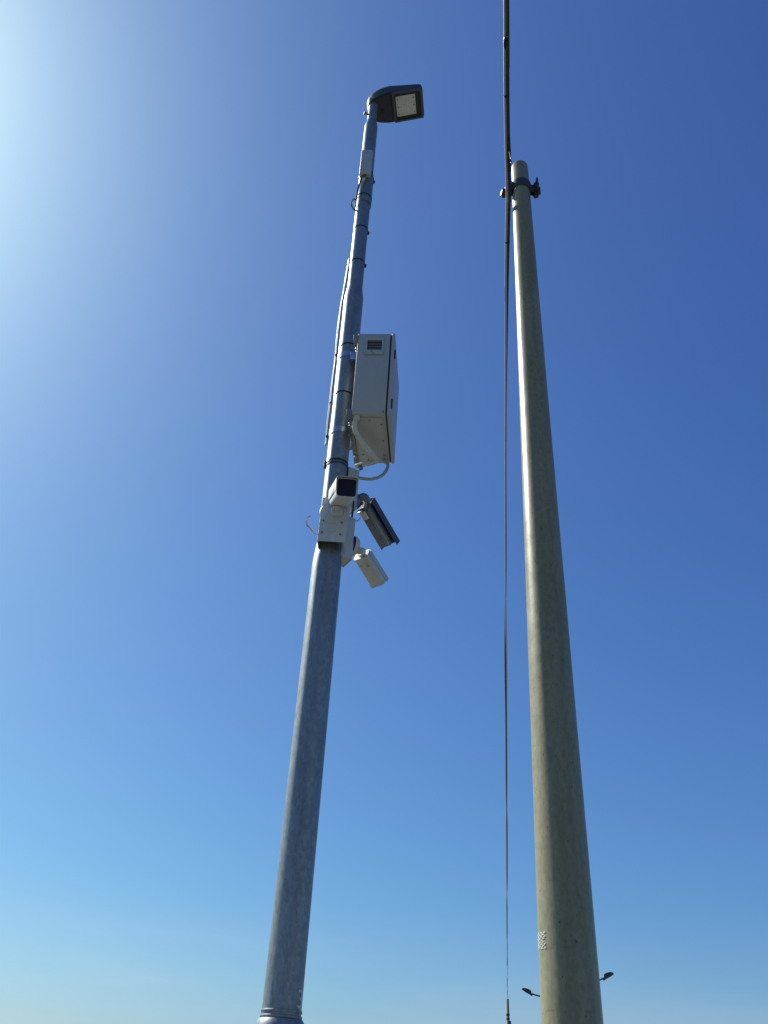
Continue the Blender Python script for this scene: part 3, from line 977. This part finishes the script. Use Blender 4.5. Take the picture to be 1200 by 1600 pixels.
for py, px in ((60, 791.0), (120, 791.2), (180, 791.8), (240, 793.0), (280, 793.9)):
    t = (py - 0) / 312.0
    lo, hi = 1.2, 4.0
    for _ in range(50):
        m_ = (lo + hi) / 2
        p = at_d(px, py, m_)
        tt = (m_ - hypot(pA.x, pA.y)) / (DC - hypot(pA.x, pA.y))
        if p.z < pA.z + (CL.z - pA.z) * tt: lo = m_
        else: hi = m_
    path.append(at_d(px, py, lo))
path.append(CL.copy())
rows = list(range(335, 480, 24)) + list(range(480, 1000, 45)) + list(range(1000, 1540, 30)) + [1548]
for py in rows:
    lo, hi = DC, DF
    px = cable_px(py)
    for _ in range(60):
        m_ = (lo + hi) / 2
        p = at_d(px, py, m_)
        if p.z < far_z((m_ - DC) / (DF - DC)): lo = m_
        else: hi = m_
    q = at_d(px, py, lo)
    if (q - path[-1]).length > 0.05: path.append(q)
path.append(FP + Vector((0, -0.08, -0.03)))
dense = smooth_path(path, 14)
cable = empty('overhead_cable', CL)
tag(cable, 'overhead pair of twisted dark and grey cables running past the bracket of the tapered pole', 'cable')
acc = [0.0]
for a, b in zip(dense, dense[1:]): acc.append(acc[-1] + (b - a).length)
i0 = min(range(len(dense)), key=lambda i: (dense[i] - CL).length)
s0 = acc[i0]
def strand(phase, off, r, seg):
    out = []
    for i, p in enumerate(dense):
        tn = (dense[min(i + 1, len(dense) - 1)] - dense[max(i - 1, 0)]).normalized()
        side = tn.cross(Vector((0, 0, 1))).normalized()
        upv = side.cross(tn)
        s = acc[i] - s0
        ph = phase + 0.55 * sin(s * 1.1) + (2.2 * max(0.0, s) / 5.0 if s > 0 else 0.05 * s)
        out.append(p + side * (off * cos(ph)) + upv * (off * sin(ph)))
    b = BM()
    add_tube(b, out, r, seg)
    return b, out
b1, o1 = strand(radians(10), 0.0078, 0.0084, 12)
obj('dark_strand', b1, RUBBER, cable)
b2, o2 = strand(radians(190), 0.0080, 0.0072, 12)
obj('grey_strand', b2, GREYC, cable)
# taped sleeve just before the bracket, and small ties along the way
def near_row(py):
    best, bi = 1e9, 0
    for i, p in enumerate(dense):
        v = p - EYE
        if v.dot(f) < 0.2: continue
        row = 800 - F_PX * v.dot(cu) / v.dot(f)
        if abs(row - py) < best: best, bi = abs(row - py), i
    return bi
ia, ib = near_row(212), near_row(268)
bm = BM()
sl = o1[ia:ib + 1]
add_tube(bm, sl, 0.02, 12, lambda i, n_: 0.0087 + 0.0035 * min(1, i / (n_ * 0.45)))
obj('sleeve', bm, BLACK, cable)
for py in (62, 150, 378):
    i = near_row(py)
    tn = (dense[i + 1] - dense[i - 1]).normalized()
    bm = BM()
    add_lathe(bm, [(0.012, -0.004), (0.0163, -0.003), (0.0163, 0.003), (0.012, 0.004)], 20, axis_frame(dense[i], tn))
    obj('tie', bm, BLACK, cable)
bm = BM()
add_tube(bm, smooth_path([o1[near_row(236)], at_d(797.5, 246, 3.45 * K2), at_d(799.3, 253, 3.5 * K2), at_d(798.6, 256, 3.53 * K2)], 5), 0.0013, 6)
tl = obj('tie_tail', bm, RUBBER, cable)
bm = BM()
add_lathe(bm, [(0.0015, 0), (0.004, 0.002), (0.004, 0.007), (0.0015, 0.009)], 10, axis_frame(at_d(798.9, 254.5, 3.52 * K2), (0, 0.3, 1)))
obj('tie_lock', bm, STEEL, tl)

# ------------------------------------------------------------------ two far street lamps half hidden behind the tapered pole
def far_lamp(joint, pole_px, D, tip, head_tilt, label):
    J = at_d(joint[0], joint[1], D)
    T = at_d(tip[0], tip[1], D)
    d = T - J; d.normalize()
    Pp = at_d(pole_px[0], pole_px[1], D)
    t = empty('street_lamp', (Pp.x, Pp.y, 0))
    tag(t, label, 'street lamp', 'far street lamps behind the tapered pole')
    b = BM()
    add_lathe(b, [(0.09, -0.02), (0.055, Pp.z - 0.05), (0.05, Pp.z)], 20, Matrix.Translation((Pp.x, Pp.y, 0)))
    obj('pole', b, GALV, t)
    b = BM()
    add_cyl(b, Pp - Vector((0, 0, 0.05)), J + d * 0.02, 0.045, 12)
    obj('arm', b, DSTEEL, t)
    L = (T - J).length
    s = d.cross(Vector((0, 0, 1))).normalized(); u = s.cross(d).normalized()
    M = Matrix(((s.x, d.x, u.x, J.x), (s.y, d.y, u.y, J.y), (s.z, d.z, u.z, J.z), (0, 0, 0, 1)))
    b = BM()
    prof = [(0, -0.07), (L * 0.55, -0.05), (L, 0.0), (L * 0.97, 0.06), (L * 0.8, 0.13), (L * 0.35, 0.17), (L * 0.1, 0.15), (0.0, 0.06)]
    add_prism(b, prof, -0.15, 0.15, M)
    bmesh.ops.bevel(b, geom=list(b.edges), offset=0.02, segments=2, affect='EDGES')
    h = obj('lamp_head', b, DARK, t)
    b = BM()
    add_box(b, (0, -0.03, -0.03), (0.14, 0.14, 0.13), M, 0.02)
    obj('arm_clamp', b, DARK2, h)
    return t
far_lamp((830.0, 1552.8), (870, 1563), 61.0, (815.0, 1545.8), 0, 'tiny dark far street lamp head on an arm, peeking out left of the tapered pole')
far_lamp((944.3, 1528.0), (906, 1542), 53.0, (959.3, 1521.8), 0, 'tiny dark far street lamp head on an arm, peeking out right of the tapered pole')
